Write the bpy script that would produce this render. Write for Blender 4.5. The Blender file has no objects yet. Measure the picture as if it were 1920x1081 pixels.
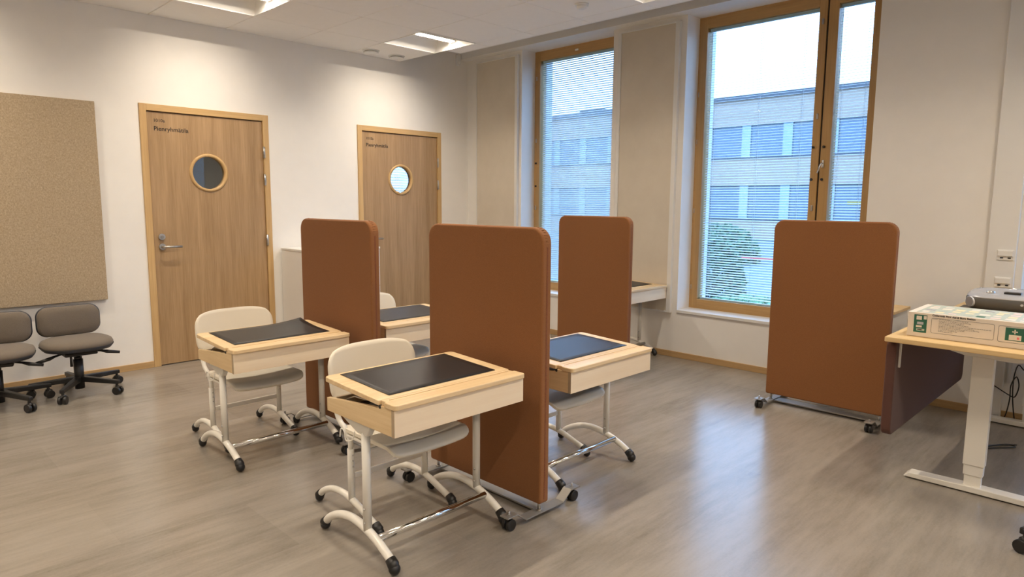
import bpy, bmesh, math, random
from mathutils import Vector, Matrix
random.seed(7)
SC = bpy.context.scene
COL = SC.collection

# ------------------------------------------------------------------ camera
cam_d = bpy.data.cameras.new('camera'); cam = bpy.data.objects.new('camera', cam_d); COL.objects.link(cam)
cam_d.sensor_width = 36.0; cam_d.lens = 1255.69 * 36 / 1920; cam_d.clip_start = .05; cam_d.clip_end = 300
Rr = Vector((0.70340659, -0.71075903, 0.00638552)); Uu = Vector((0.08559934, 0.09362535, 0.99192089)); Ff = Vector((0.70561457, 0.69717709, -0.12669719))
M = Matrix.Identity(4)
for i in range(3):
    M[i][0] = Rr[i]; M[i][1] = Uu[i]; M[i][2] = -Ff[i]
M[0][3], M[1][3], M[2][3] = -5.2047, -5.8747, 1.358
cam.matrix_world = M
SC.camera = cam

# ------------------------------------------------------------------ world: even overcast sky at dusk
world = bpy.data.worlds.new('overcast_sky'); SC.world = world; world.use_nodes = True
wn = world.node_tree; wn.nodes.clear()
wo = wn.nodes.new('ShaderNodeOutputWorld'); wb = wn.nodes.new('ShaderNodeBackground')
tc = wn.nodes.new('ShaderNodeTexCoord'); sx = wn.nodes.new('ShaderNodeSeparateXYZ'); rp = wn.nodes.new('ShaderNodeValToRGB')
wn.links.new(tc.outputs['Generated'], sx.inputs[0]); wn.links.new(sx.outputs['Z'], rp.inputs[0])
rp.color_ramp.elements[0].position = 0.0; rp.color_ramp.elements[0].color = (.66, .76, 1.0, 1)
rp.color_ramp.elements[1].position = 0.7; rp.color_ramp.elements[1].color = (.52, .66, 1.0, 1)
wn.links.new(rp.outputs[0], wb.inputs[0])
zs = wn.nodes.new('ShaderNodeMapRange'); zs.inputs['From Max'].default_value = 1.0      # overcast sky: brighter towards the zenith
zs.inputs['To Min'].default_value = 4.4; zs.inputs['To Max'].default_value = 9.0
wn.links.new(sx.outputs['Z'], zs.inputs[0]); wn.links.new(zs.outputs[0], wb.inputs[1])
wn.links.new(wb.outputs[0], wo.inputs[0])

# ------------------------------------------------------------------ exposure
SC.view_settings.view_transform = 'Standard'; SC.view_settings.look = 'None'
SC.view_settings.gamma = 1.0; SC.view_settings.use_curve_mapping = False
SC.view_settings.exposure = 0.20
LAMP_STRENGTH = 286.0
LAMP_COLOR = (1.0, .865, .70)
SC.cycles.max_bounces = 12; SC.cycles.diffuse_bounces = 8; SC.cycles.glossy_bounces = 4
SC.cycles.transparent_max_bounces = 24; SC.cycles.caustics_reflective = False; SC.cycles.caustics_refractive = False
SC.cycles.sample_clamp_indirect = 4.0
SC.cycles.use_denoising = True

# ------------------------------------------------------------------ materials
def new_mat(name):
    m = bpy.data.materials.new(name); m.use_nodes = True
    return m, m.node_tree, m.node_tree.nodes['Principled BSDF']
def ramp(nt, fac, stops):
    r = nt.nodes.new('ShaderNodeValToRGB')
    cr = r.color_ramp
    while len(cr.elements) > 1: cr.elements.remove(cr.elements[-1])
    cr.elements[0].position = stops[0][0]; cr.elements[0].color = (*stops[0][1], 1)
    for p, c in stops[1:]:
        e = cr.elements.new(p); e.color = (*c, 1)
    nt.links.new(fac, r.inputs[0]); return r.outputs[0]
def coords(nt, scale=(1, 1, 1), kind='Object', rot=(0, 0, 0)):
    t = nt.nodes.new('ShaderNodeTexCoord'); mp = nt.nodes.new('ShaderNodeMapping')
    mp.inputs['Scale'].default_value = scale; mp.inputs['Rotation'].default_value = rot
    nt.links.new(t.outputs[kind], mp.inputs[0]); return mp.outputs[0]
def noise(nt, vec, scale, detail=4, rough=.55):
    n = nt.nodes.new('ShaderNodeTexNoise'); n.inputs['Scale'].default_value = scale
    n.inputs['Detail'].default_value = detail; n.inputs['Roughness'].default_value = rough
    nt.links.new(vec, n.inputs['Vector']); return n.outputs[0]
def bump(nt, b, h, strength=.2, dist=.002):
    n = nt.nodes.new('ShaderNodeBump'); n.inputs['Strength'].default_value = strength; n.inputs['Distance'].default_value = dist
    nt.links.new(h, n.inputs['Height']); nt.links.new(n.outputs[0], b.inputs['Normal'])
def plain(name, col, rough=.5, metal=0, spec=.5, bscale=0, bstr=.1, var=.0, coat=0):
    m, nt, b = new_mat(name)
    b.inputs['Roughness'].default_value = rough; b.inputs['Metallic'].default_value = metal
    b.inputs['Specular IOR Level'].default_value = spec; b.inputs['Coat Weight'].default_value = coat
    v = coords(nt); n = noise(nt, v, 6 if not bscale else bscale * .05)
    lo = tuple(c * (1 - var) for c in col); hi = tuple(min(1, c * (1 + var)) for c in col)
    nt.links.new(ramp(nt, n, [(.3, lo), (.7, hi)]), b.inputs['Base Color'])
    if bscale: bump(nt, b, noise(nt, v, bscale, 3), bstr)
    return m
def wood(name, lo, hi, axis='z', scale=6, rough=.45, stretch=.06, fine=70, bstr=.05, spec=.4, rand=0):
    m, nt, b = new_mat(name)
    s = [scale] * 3; s['xyz'.index(axis)] = scale * stretch
    v = coords(nt, tuple(s))
    if rand:
        oi = nt.nodes.new('ShaderNodeObjectInfo'); ad = nt.nodes.new('ShaderNodeVectorMath'); ad.operation = 'ADD'
        mu = nt.nodes.new('ShaderNodeMath'); mu.operation = 'MULTIPLY'; mu.inputs[1].default_value = 37
        nt.links.new(oi.outputs['Random'], mu.inputs[0]); nt.links.new(v, ad.inputs[0]); nt.links.new(mu.outputs[0], ad.inputs[1]); v = ad.outputs[0]
    a = noise(nt, v, 1.6, 5, .6)
    f = [fine] * 3; f['xyz'.index(axis)] = fine * .03
    g = noise(nt, coords(nt, tuple(f)), 1.5, 3, .6)
    mx = nt.nodes.new('ShaderNodeMath'); mx.operation = 'MULTIPLY_ADD'; mx.inputs[1].default_value = .45
    nt.links.new(g, mx.inputs[0])
    h = nt.nodes.new('ShaderNodeMath'); h.operation = 'MULTIPLY'; h.inputs[1].default_value = .6
    nt.links.new(a, h.inputs[0]); nt.links.new(h.outputs[0], mx.inputs[2])
    nt.links.new(ramp(nt, mx.outputs[0], [(.36, lo), (.68, hi)]), b.inputs['Base Color'])
    b.inputs['Roughness'].default_value = rough; b.inputs['Specular IOR Level'].default_value = spec
    bump(nt, b, mx.outputs[0], bstr)
    return m
def fabric(name, lo, hi, scale=420, rough=.95, bstr=.5, stretch=None, mott=0):
    m, nt, b = new_mat(name)
    v = coords(nt, stretch or (1, 1, 1))
    n = noise(nt, v, scale, 2, .7)
    if mott:
        big = noise(nt, coords(nt, (1, 1, 1)), mott, 4, .7)
        mx = nt.nodes.new('ShaderNodeMix'); mx.inputs[0].default_value = .5
        nt.links.new(n, mx.inputs[2]); nt.links.new(big, mx.inputs[3]); n = mx.outputs[0]
    nt.links.new(ramp(nt, n, [(.34, lo), (.66, hi)]), b.inputs['Base Color'])
    b.inputs['Roughness'].default_value = rough; b.inputs['Specular IOR Level'].default_value = .15
    b.inputs['Sheen Weight'].default_value = .12
    bump(nt, b, n, bstr, .001)
    return m
MT = {}
MT['wall'] = plain('painted_plaster', (.86, .835, .79), .85, spec=.2, bscale=160, bstr=.06, var=.012)
MT['ceil'] = plain('ceiling_tile_paint', (.91, .895, .87), .95, spec=.1, bscale=300, bstr=.15, var=.01)
MT['plenum'] = plain('plenum_grey', (.62, .60, .57), .95, spec=.1)
MT['white'] = plain('white_paint', (.80, .79, .76), .45, var=.01)
MT['whitemetal'] = plain('white_powder_coat', (.82, .79, .72), .28, spec=.5, coat=.3, var=.01)
MT['door'] = wood('oak_veneer', (.30, .185, .088), (.47, .31, .165), 'z', 7, .42, .05, 90, .06)
MT['frame'] = wood('oak_trim', (.50, .315, .135), (.64, .43, .20), 'z', 9, .42, .05, 70, .05)
MT['frameh'] = wood('oak_trim_horizontal', (.50, .315, .135), (.64, .43, .20), 'x', 9, .42, .05, 70, .05)
MT['win'] = wood('pine_window_frame', (.40, .235, .085), (.54, .33, .13), 'z', 9, .4, .05, 60, .05)
MT['winh'] = wood('pine_window_rail', (.40, .235, .085), (.54, .33, .13), 'y', 9, .4, .05, 60, .05)
MT['base'] = wood('oak_baseboard', (.42, .26, .11), (.56, .37, .18), 'y', 8, .45, .05, 60, .05)
MT['basex'] = wood('oak_baseboard_long', (.42, .26, .11), (.56, .37, .18), 'x', 8, .45, .05, 60, .05)
MT['desk'] = wood('birch_board', (.66, .46, .24), (.80, .62, .38), 'x', 7, .38, .08, 50, .04, rand=1)
MT['deskside'] = wood('birch_side', (.64, .45, .23), (.78, .60, .36), 'y', 7, .4, .08, 50, .04, rand=1)
MT['deskfront'] = wood('birch_pale', (.80, .64, .45), (.87, .74, .55), 'x', 5, .5, .1, 30, .04, rand=1)
MT['ply'] = plain('beige_laminate', (.82, .76, .64), .5, bscale=60, bstr=.03, var=.03)
MT['terra'] = fabric('terracotta_fabric', (.218, .088, .031), (.272, .116, .043), 520, .9, .35)
MT['terraseam'] = fabric('terracotta_seam', (.15, .05, .02), (.24, .085, .04), 300)
MT['plum'] = fabric('brown_felt', (.085, .040, .032), (.12, .056, .042), 480, .92, .35)
MT['beige'] = fabric('beige_acoustic_fabric', (.64, .575, .475), (.72, .655, .55), 500, .95, .3, mott=3)
MT['burlap'] = fabric('woven_pinboard', (.29, .22, .135), (.53, .42, .29), 240, .95, .6, (1, 1, .35), mott=90)
MT['black'] = plain('black_plastic', (.012, .011, .011), .38, var=.1)
MT['blackmat'] = plain('black_desk_mat', (.012, .0115, .012), .40, spec=.5, bscale=400, bstr=.05)
MT['chrome'] = plain('chrome', (.78, .77, .75), .12, metal=1)
MT['steel'] = plain('brushed_steel', (.52, .50, .47), .35, metal=1)
MT['alu'] = plain('grey_flat_steel', (.34, .325, .30), .35, metal=.6)
MT['grey'] = fabric('grey_brown_upholstery', (.135, .113, .090), (.205, .172, .138), 600, .95, .3)
MT['piping'] = plain('dark_blue_grey_shell', (.035, .037, .045), .5)
MT['boardyellow'] = plain('yellow_board_paint', (.30, .22, .03), .6)
MT['endgrain'] = plain('birch_end_grain', (.42, .32, .21), .6, var=.15)
MT['table'] = wood('birch_tabletop', (.62, .42, .19), (.74, .54, .28), 'y', 6, .4, .06, 50, .03)
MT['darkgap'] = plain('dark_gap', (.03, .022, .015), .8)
MT['ink'] = plain('black_lettering', (.015, .013, .012), .5)
MT['carton'] = plain('white_carton', (.74, .66, .56), .55, var=.02)
MT['green'] = plain('printed_green', (.02, .12, .075), .45, var=.1)
MT['paleg'] = plain('printed_pale_green', (.42, .47, .40), .5, var=.1)
MT['pink'] = plain('printed_pink', (.78, .56, .50), .5)
MT['yellow'] = plain('printed_yellow', (.76, .66, .42), .5)
MT['red'] = plain('red_paint', (.78, .16, .16), .5)
MT['silver'] = plain('silver_plastic', (.55, .57, .62), .25, metal=.3)
MT['radiogrey'] = plain('dark_grey_plastic', (.09, .088, .085), .38)
MT['clad'] = wood('pale_timber_cladding', (.30, .225, .17), (.38, .29, .225), 'y', 3, .7, .03, 8, .05)
MT['facwin'] = plain('facade_glass', (.08, .125, .18), .4, spec=.8, var=.15)
MT['facpale'] = plain('facade_pale_panel', (.27, .34, .40), .6)
MT['facdark'] = plain('roof_edge_dark', (.06, .065, .075), .6)
MT['asphalt'] = plain('yard_gravel', (.085, .11, .11), .9, bscale=8, var=.25)
MT['slat'] = plain('white_aluminium_slat', (.88, .90, .92), .5)
MT['cord'] = plain('white_cord', (.75, .78, .85), .7)
MT['outer'] = plain('exterior_white_metal', (.75, .78, .82), .5)
MT['leaf'] = plain('leaf_green', (.022, .075, .032), .6, var=.4)
MT['leafl'] = plain('pale_leaf_green', (.09, .20, .08), .6, var=.3)
# vinyl floor: large tiles of brushed, streaky grey-beige
def floor_mat():
    m, nt, b = new_mat('streaked_vinyl')
    v = coords(nt, (1, 1, 1))
    br = nt.nodes.new('ShaderNodeTexBrick'); br.inputs['Scale'].default_value = 1.0
    br.inputs['Brick Width'].default_value = 1.0; br.inputs['Row Height'].default_value = .5
    br.inputs['Mortar Size'].default_value = .0012; br.inputs['Mortar Smooth'].default_value = .5; br.inputs['Bias'].default_value = 0
    br.inputs['Color1'].default_value = (.0, .0, .0, 1); br.inputs['Color2'].default_value = (1, 1, 1, 1); br.inputs['Mortar'].default_value = (.3, .3, .3, 1)
    nt.links.new(v, br.inputs['Vector'])
    n1 = noise(nt, coords(nt, (.55, 2.6, 1)), 1.7, 7, .68)
    n2 = noise(nt, coords(nt, (2.2, 16, 1)), 1.6, 5, .7)
    n3 = noise(nt, coords(nt, (1, 1, 1)), 90, 2, .6)
    def mad(a, k, c=None):
        q = nt.nodes.new('ShaderNodeMath'); q.operation = 'MULTIPLY_ADD' if c is not None else 'MULTIPLY'
        q.inputs[1].default_value = k; nt.links.new(a, q.inputs[0])
        if c is not None: nt.links.new(c, q.inputs[2])
        return q.outputs[0]
    f = mad(n1, .55); f = mad(n2, .30, f); f = mad(n3, .10, f); f = mad(br.outputs['Color'], .075, f)
    nt.links.new(ramp(nt, f, [(.34, (.165, .144, .115)), (.43, (.228, .201, .166)), (.54, (.280, .248, .209)), (.68, (.318, .284, .243))]), b.inputs['Base Color'])
    rr = nt.nodes.new('ShaderNodeMapRange'); rr.inputs['To Min'].default_value = .215; rr.inputs['To Max'].default_value = .25
    nt.links.new(f, rr.inputs[0]); nt.links.new(rr.outputs[0], b.inputs['Roughness'])
    b.inputs['Specular IOR Level'].default_value = .42
    return m
MT['floor'] = floor_mat()
def glass_mat(name, tint, refl=1.0):
    m, nt, b = new_mat(name); nt.nodes.remove(b)
    o = nt.nodes['Material Output']; t = nt.nodes.new('ShaderNodeBsdfTransparent'); g = nt.nodes.new('ShaderNodeBsdfGlossy')
    g.inputs['Roughness'].default_value = .02; t.inputs[0].default_value = (*tint, 1)
    fr = nt.nodes.new('ShaderNodeFresnel'); ge = nt.nodes.new('ShaderNodeNewGeometry'); io = nt.nodes.new('ShaderNodeMath'); io.operation = 'MULTIPLY_ADD'
    io.inputs[1].default_value = 1 / 1.45 - 1.45; io.inputs[2].default_value = 1.45   # same reflectance from both sides of the sheet
    nt.links.new(ge.outputs['Backfacing'], io.inputs[0]); nt.links.new(io.outputs[0], fr.inputs[0])
    mu = nt.nodes.new('ShaderNodeMath'); mu.operation = 'MULTIPLY'; mu.inputs[1].default_value = refl; nt.links.new(fr.outputs[0], mu.inputs[0])
    mx = nt.nodes.new('ShaderNodeMixShader'); nt.links.new(mu.outputs[0], mx.inputs[0])
    nt.links.new(t.outputs[0], mx.inputs[1]); nt.links.new(g.outputs[0], mx.inputs[2]); nt.links.new(mx.outputs[0], o.inputs[0])
    return m
MT['glass'] = glass_mat('window_glass', (.86, .95, 1.0), .9)
MT['porthole'] = glass_mat('porthole_glass', (.90, .94, .95), 1.2)
def emit_mat(name, col, s):
    m, nt, b = new_mat(name)
    b.inputs['Base Color'].default_value = (.9, .9, .9, 1)
    m.cycles.emission_sampling = 'FRONT'
    b.inputs['Emission Color'].default_value = (*col, 1); b.inputs['Emission Strength'].default_value = s
    return m
MT['led'] = emit_mat('led_diffuser', LAMP_COLOR, LAMP_STRENGTH)
MT['reflector'] = plain('lamp_reflector', (.88, .87, .84), .35, spec=.5)

# ------------------------------------------------------------------ mesh helpers
class MB:
    def __init__(s): s.v = []; s.f = []; s.sm = []
    def add(s, vs, fs, smooth=False):
        o = len(s.v); s.v += [tuple(p) for p in vs]; s.f += [tuple(i + o for i in f) for f in fs]; s.sm += [smooth] * len(fs); return s
    def box(s, a, b):
        x0, y0, z0 = a; x1, y1, z1 = b
        return s.add([(x0, y0, z0), (x1, y0, z0), (x1, y1, z0), (x0, y1, z0), (x0, y0, z1), (x1, y0, z1), (x1, y1, z1), (x0, y1, z1)],
                     [(0, 3, 2, 1), (4, 5, 6, 7), (0, 1, 5, 4), (1, 2, 6, 5), (2, 3, 7, 6), (3, 0, 4, 7)])
    def prism(s, pts, axis, a, b, smooth=False):
        # pts 2D polygon in the two other axes (order xyz without axis)
        def P(p, c):
            l = list(p); l.insert('xyz'.index(axis), c); return tuple(l)
        n = len(pts); vs = [P(p, a) for p in pts] + [P(p, b) for p in pts]
        o = len(s.v); s.v += vs
        s.f += [tuple(o + i for i in range(n))[::-1], tuple(o + n + i for i in range(n))]; s.sm += [False, False]
        for i in range(n):
            j = (i + 1) % n; s.f.append((o + i, o + j, o + n + j, o + n + i)); s.sm.append(smooth)
        return s
    def tube(s, path, r, n=12, cap=True):
        pts = [Vector(p) for p in path]; rr = r if isinstance(r, (list, tuple)) else [r] * len(pts)
        rings = []; up = None
        for i, p in enumerate(pts):
            t = (pts[min(i + 1, len(pts) - 1)] - pts[max(i - 1, 0)]).normalized()
            if up is None:
                up = Vector((0, 0, 1)) if abs(t.z) < .9 else Vector((1, 0, 0))
            a = (up - t * up.dot(t)).normalized(); up = a; b = t.cross(a)
            rings.append([p + (a * math.cos(2 * math.pi * k / n) + b * math.sin(2 * math.pi * k / n)) * rr[i] for k in range(n)])
        o = len(s.v)
        for R in rings: s.v += [tuple(q) for q in R]
        for i in range(len(rings) - 1):
            for k in range(n):
                l = (k + 1) % n; s.f.append((o + i * n + k, o + i * n + l, o + (i + 1) * n + l, o + (i + 1) * n + k)); s.sm.append(True)
        if cap:
            s.f.append(tuple(o + k for k in range(n))[::-1]); s.sm.append(False)
            e = o + (len(rings) - 1) * n; s.f.append(tuple(e + k for k in range(n))); s.sm.append(False)
        return s
    def cyl(s, a, b, r, n=20): return s.tube([a, b], r, n)
    def ball(s, c, r, n=12, m=8, sc=(1, 1, 1)):
        vs = [(c[0], c[1], c[2] + r * sc[2])]
        for i in range(1, m):
            t = math.pi * i / m
            for k in range(n):
                p = 2 * math.pi * k / n; vs.append((c[0] + r * sc[0] * math.sin(t) * math.cos(p), c[1] + r * sc[1] * math.sin(t) * math.sin(p), c[2] + r * sc[2] * math.cos(t)))
        vs.append((c[0], c[1], c[2] - r * sc[2])); fs = []
        for k in range(n): fs.append((0, 1 + k, 1 + (k + 1) % n))
        for i in range(m - 2):
            for k in range(n):
                a = 1 + i * n + k; b = 1 + i * n + (k + 1) % n; fs.append((a, a + n, b + n, b))
        L = len(vs) - 1
        for k in range(n): fs.append((L, 1 + (m - 2) * n + (k + 1) % n, 1 + (m - 2) * n + k))
        return s.add(vs, fs, True)
    def grid(s, fn, nu, nv, th=None):
        # surface fn(u,v) with thickness th along approx normal (closed shell)
        P = [[Vector(fn(i / nu, j / nv)) for j in range(nv + 1)] for i in range(nu + 1)]
        W = nv + 1; o = len(s.v)
        N = [[None] * W for _ in range(nu + 1)]
        for i in range(nu + 1):
            for j in range(W):
                du = P[min(i + 1, nu)][j] - P[max(i - 1, 0)][j]; dv = P[i][min(j + 1, nv)] - P[i][max(j - 1, 0)]
                c = du.cross(dv); N[i][j] = c.normalized() if c.length > 1e-9 else Vector((0, 0, 1))
        for i in range(nu + 1):
            for j in range(W): s.v.append(tuple(P[i][j]))
        for i in range(nu):
            for j in range(nv): s.f.append((o + i * W + j, o + (i + 1) * W + j, o + (i + 1) * W + j + 1, o + i * W + j + 1)); s.sm.append(True)
        if th:
            q = len(s.v)
            for i in range(nu + 1):
                for j in range(W): s.v.append(tuple(P[i][j] - N[i][j] * th))
            for i in range(nu):
                for j in range(nv): s.f.append((q + i * W + j, q + i * W + j + 1, q + (i + 1) * W + j + 1, q + (i + 1) * W + j)); s.sm.append(True)
            edge = [(i, 0) for i in range(nu + 1)] + [(nu, j) for j in range(1, W)] + [(i, nv) for i in range(nu - 1, -1, -1)] + [(0, j) for j in range(nv - 1, 0, -1)]
            for k in range(len(edge)):
                a = edge[k]; b = edge[(k + 1) % len(edge)]
                s.f.append((o + b[0] * W + b[1], o + a[0] * W + a[1], q + a[0] * W + a[1], q + b[0] * W + b[1])); s.sm.append(False)
        return s
    def mesh_raw(s, name):
        m = bpy.data.meshes.new(name); m.from_pydata(s.v, [], s.f); m.update(); return m
    def mesh(s, name):
        m = bpy.data.meshes.new(name); m.from_pydata(s.v, [], s.f); m.polygons.foreach_set('use_smooth', s.sm)
        bm = bmesh.new(); bm.from_mesh(m); bmesh.ops.recalc_face_normals(bm, faces=bm.faces); bm.to_mesh(m); bm.free()
        m.update(); return m
def obj(name, mb, mat, parent=None, bevel=0, seg=2, label=None, loc=None):
    me = mb if isinstance(mb, bpy.types.Mesh) else mb.mesh(name)
    if not me.materials: me.materials.append(MT[mat] if isinstance(mat, str) else mat)
    o = bpy.data.objects.new(name, me); COL.objects.link(o)
    if parent is not None: o.parent = parent
    if loc: o.location = loc
    if bevel:
        b = o.modifiers.new('bevel', 'BEVEL'); b.width = bevel; b.segments = seg; b.limit_method = 'ANGLE'; b.angle_limit = math.radians(40)
    if label: o['label'] = label
    return o
def tag(o, label, cat, group=None):
    o['label'] = label; o['category'] = cat
    if group: o['group'] = group
    return o
def thing(name, label, cat, loc=(0, 0, 0), rz=0, group=None):
    o = bpy.data.objects.new(name, None); COL.objects.link(o); o.location = loc; o.rotation_euler = (0, 0, rz); o.empty_display_size = .1
    return tag(o, label, cat, group)
def struct(name, mb=None, mat=None, parent=None, bevel=0):
    if mb is None:
        o = bpy.data.objects.new(name, None); COL.objects.link(o); o.empty_display_size = .1
    else: o = obj(name, mb, mat, parent, bevel)
    if parent is None: o['kind'] = 'structure'
    return o
KIDS = {}
def copy_tree(o, parent=None):
    c = o.copy(); COL.objects.link(c)
    if parent is not None: c.parent = parent
    for ch in [k for k in COL.objects if k.parent == o]: copy_tree(ch, c)
    return c
def dup(o, loc, label, rz=None):
    c = copy_tree(o); c.location = loc
    if rz is not None: c.rotation_euler = (0, 0, rz)
    c['label'] = label; return c
def rrect(w, h, r, n=6, cx=0, cy=0):
    r = r if isinstance(r, (list, tuple)) else [r] * 4   # order: br, tr, tl, bl
    out = []
    for k, (sx_, sy_, a0) in enumerate([(1, -1, -90), (1, 1, 0), (-1, 1, 90), (-1, -1, 180)]):
        q = r[k]; px = cx + sx_ * (w / 2 - q); py = cy + sy_ * (h / 2 - q)
        for i in range(n + 1):
            a = math.radians(a0 + 90 * i / n); out.append((px + q * math.cos(a), py + q * math.sin(a)))
    return out
FONT = None
def text_mesh(s, size, bold=0, depth=.0008):
    cu = bpy.data.curves.new('lettering', 'FONT'); cu.body = s; cu.size = size; cu.extrude = depth / 2; cu.offset = bold; cu.resolution_u = 3
    t = bpy.data.objects.new('lettering_tmp', cu); COL.objects.link(t)
    dg = bpy.context.evaluated_depsgraph_get(); me = bpy.data.meshes.new_from_object(t.evaluated_get(dg))
    bpy.data.objects.remove(t); bpy.data.curves.remove(cu); return me
def text_obj(name, s, size, mat, parent, loc, rot, bold=0):
    me = text_mesh(s, size, bold); me.materials.clear(); me.materials.append(MT[mat])
    o = bpy.data.objects.new(name, me); COL.objects.link(o); o.parent = parent; o.location = loc; o.rotation_euler = rot
    return o
PI = math.pi
H = 2.799                       # ceiling plane
XW, YF = -8.132, -10.169         # left wall, front wall (behind the camera)
TOPZ = 3.25

# ================================================================== SETTING
fl = struct('floor', MB().box((XW - .1, YF - .1, -.1), (.0, 4.0, 0)), 'floor')
# back wall (doors), with two door openings
D1, D2 = (-3.44, -2.386), (-1.4634, -.398); DH = 2.1173
T = .12
w = MB()
for a, b in [(XW, D1[0]), (D1[1], D2[0]), (D2[1], 0)]: w.box((a, 0, 0), (b, T, TOPZ))
for a, b in [D1, D2]: w.box((a, 0, DH), (b, T, TOPZ))
struct('wall_back', w, 'wall')
# window wall
OP = {1: (-2.03, -.86), 2: (-4.29, -2.79), 3: (.95, 2.25), 4: (-6.9, -5.215), 5: (-9.6, -7.7)}
SZ, OZ = .425, 2.94
w = MB(); ys = sorted(OP.values()); cur = YF
for a, b in ys:
    w.box((0, cur, -.6), (.40, a, TOPZ)); w.box((0, a, -.6), (.40, b, SZ - .002)); w.box((0, a, OZ), (.40, b, TOPZ)); cur = b
w.box((0, cur, -.6), (.40, 4.0, TOPZ))
struct('wall_right', w, 'wall')
struct('wall_left', MB().box((XW - .1, YF, 0), (XW, 0, TOPZ)), 'wall')
struct('wall_front', MB().box((XW - .1, YF - .1, 0), (.4, YF, TOPZ)), 'wall')
# small rooms beyond the two doors
struct('wall_partition', MB().box((-1.98, T, 0), (-1.88, .35, H)).box((-1.98, .35, 2.1), (-1.88, 1.3, H)).box((-1.98, 1.3, 0), (-1.88, 3.9, H)), 'wall')  # hidden opening added to let daylight into the nearer small room
struct('wall_far', MB().box((-5.2, 3.9, 0), (0, 4.0, TOPZ)), 'wall')
struct('wall_far_left', MB().box((-5.3, T, 0), (-5.2, 4.0, TOPZ)), 'wall')
struct('ceiling_beyond', MB().box((-5.2, T, H), (0, 3.9, H + .06)), 'ceil')
# roof slab and suspended ceiling
ceil = struct('ceiling', MB().box((XW - .1, YF - .1, TOPZ), (.4, 4.0, TOPZ + .15)), 'plenum')
X0, Y0 = -.932, -.569
lights = [(i, j) for i in (0, 3, 6, 9) for j in (0, 4, 8, 12)]  # rearmost row is unseen, added to light surfaces facing the camera
def tile_mesh(a, b, n='ceiling_tile'):
    g = .0022
    mb = MB(); x0, x1, y0, y1 = -a / 2 + g, a / 2 - g, -b / 2 + g, b / 2 - g; e = .004
    vs = [(x0 + e, y0 + e, 0), (x1 - e, y0 + e, 0), (x1 - e, y1 - e, 0), (x0 + e, y1 - e, 0), (x0, y0, .004), (x1, y0, .004), (x1, y1, .004), (x0, y1, .004), (x0, y0, .02), (x1, y0, .02), (x1, y1, .02), (x0, y1, .02)]
    fs = [(0, 3, 2, 1), (8, 9, 10, 11)]
    for k in range(4):
        l = (k + 1) % 4; fs += [(k, l, 4 + l, 4 + k), (4 + k, 4 + l, 8 + l, 8 + k)]
    me = mb.add(vs, fs).mesh(n); me.materials.append(MT['ceil']); return me
tm, tfirst, tstrip = tile_mesh(.6, .6), tile_mesh(.6, -Y0), tile_mesh(.172, .6)
for i in range(12):
    cx = X0 - .6 * i - .3
    obj('ceiling_tile', tfirst, 'ceil', ceil, loc=(cx, Y0 / 2, H))
    for j in range(16):
        if (i, j) in lights: continue
        obj('ceiling_tile', tm, 'ceil', ceil, loc=(cx, Y0 - .6 * j - .3, H))
obj('ceiling_tile', tile_mesh(.172, .419), 'ceil', ceil, loc=(X0 + .086, -.75 - .2095, H))
for j in range(1, 16): obj('ceiling_tile', tstrip, 'ceil', ceil, loc=(X0 + .086, Y0 - .6 * j - .3, H))
mb = MB(); mb.box((-.762, YF, H), (-.75, -.75, H + .045)); mb.box((-.932, -.75, H), (-.75, -.742, H + .045)); mb.box((X0, -.742, H), (X0 + .006, 0, H + .02))
obj('edge_trim', mb, 'white', ceil)
# pelmet beam above the windows, recessed slot between
struct('trim_1', MB().box((-.12, YF, 2.935), (-.0005, -.0005, 3.14)), 'white', bevel=.003)
# baseboards
bh, bt = .052, .012
struct('baseboard_back', MB().box((XW, -bt, 0), (D1[0] - .001, 0, bh)).box((D1[1] + .001, -bt, 0), (-2.32, 0, bh)).box((D2[1] + .001, -bt, 0), (-.0125, 0, bh)), 'basex', bevel=.002)
struct('baseboard_right', MB().box((-bt, YF, 0), (0, -.0, bh)), 'base', bevel=.002)
struct('baseboard_left', MB().box((XW, YF + .02, 0), (XW + bt, -.02, bh)), 'base', bevel=.002)

# ------------------------------------------------------------------ doors
def plate_hole(x0, x1, z0, z1, cx, cz, r, y0, y1, n=48):
    ang = sorted(set([2 * PI * k / n for k in range(n)] + [math.atan2(z - cz, x - cx) % (2 * PI) for x in (x0, x1) for z in (z0, z1)]))
    I, O = [], []
    for a in ang:
        c, s = math.cos(a), math.sin(a); I.append((cx + r * c, cz + r * s))
        t = min([((x1 if c > 0 else x0) - cx) / c if abs(c) > 1e-9 else 1e9, ((z1 if s > 0 else z0) - cz) / s if abs(s) > 1e-9 else 1e9]); O.append((cx + t * c, cz + t * s))
    N = len(ang); vs = [(p[0], y, p[1]) for y in (y0, y1) for L in (I, O) for p in L]; fs = []
    for k in range(N):
        l = (k + 1) % N
        fs += [(k, l, N + l, N + k), (2 * N + k, 3 * N + k, 3 * N + l, 2 * N + l), (k, 2 * N + k, 2 * N + l, l), (N + k, N + l, 3 * N + l, 3 * N + k)]
    return MB().add(vs, fs)
def ring(cx, cz, r0, r1, y0, y1, n=48):
    vs = []; fs = []
    for k in range(n):
        a = 2 * PI * k / n; c, s = math.cos(a), math.sin(a)
        vs += [(cx + r0 * c, y0, cz + r0 * s), (cx + r1 * c, y0 + .004, cz + r1 * s), (cx + r1 * c, y1, cz + r1 * s), (cx + r0 * c, y1, cz + r0 * s)]
    for k in range(n):
        l = (k + 1) % n
        for q in range(4): fs.append((4 * k + q, 4 * k + (q + 1) % 4, 4 * l + (q + 1) % 4, 4 * l + q))
    return MB().add(vs, fs, True)
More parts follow.
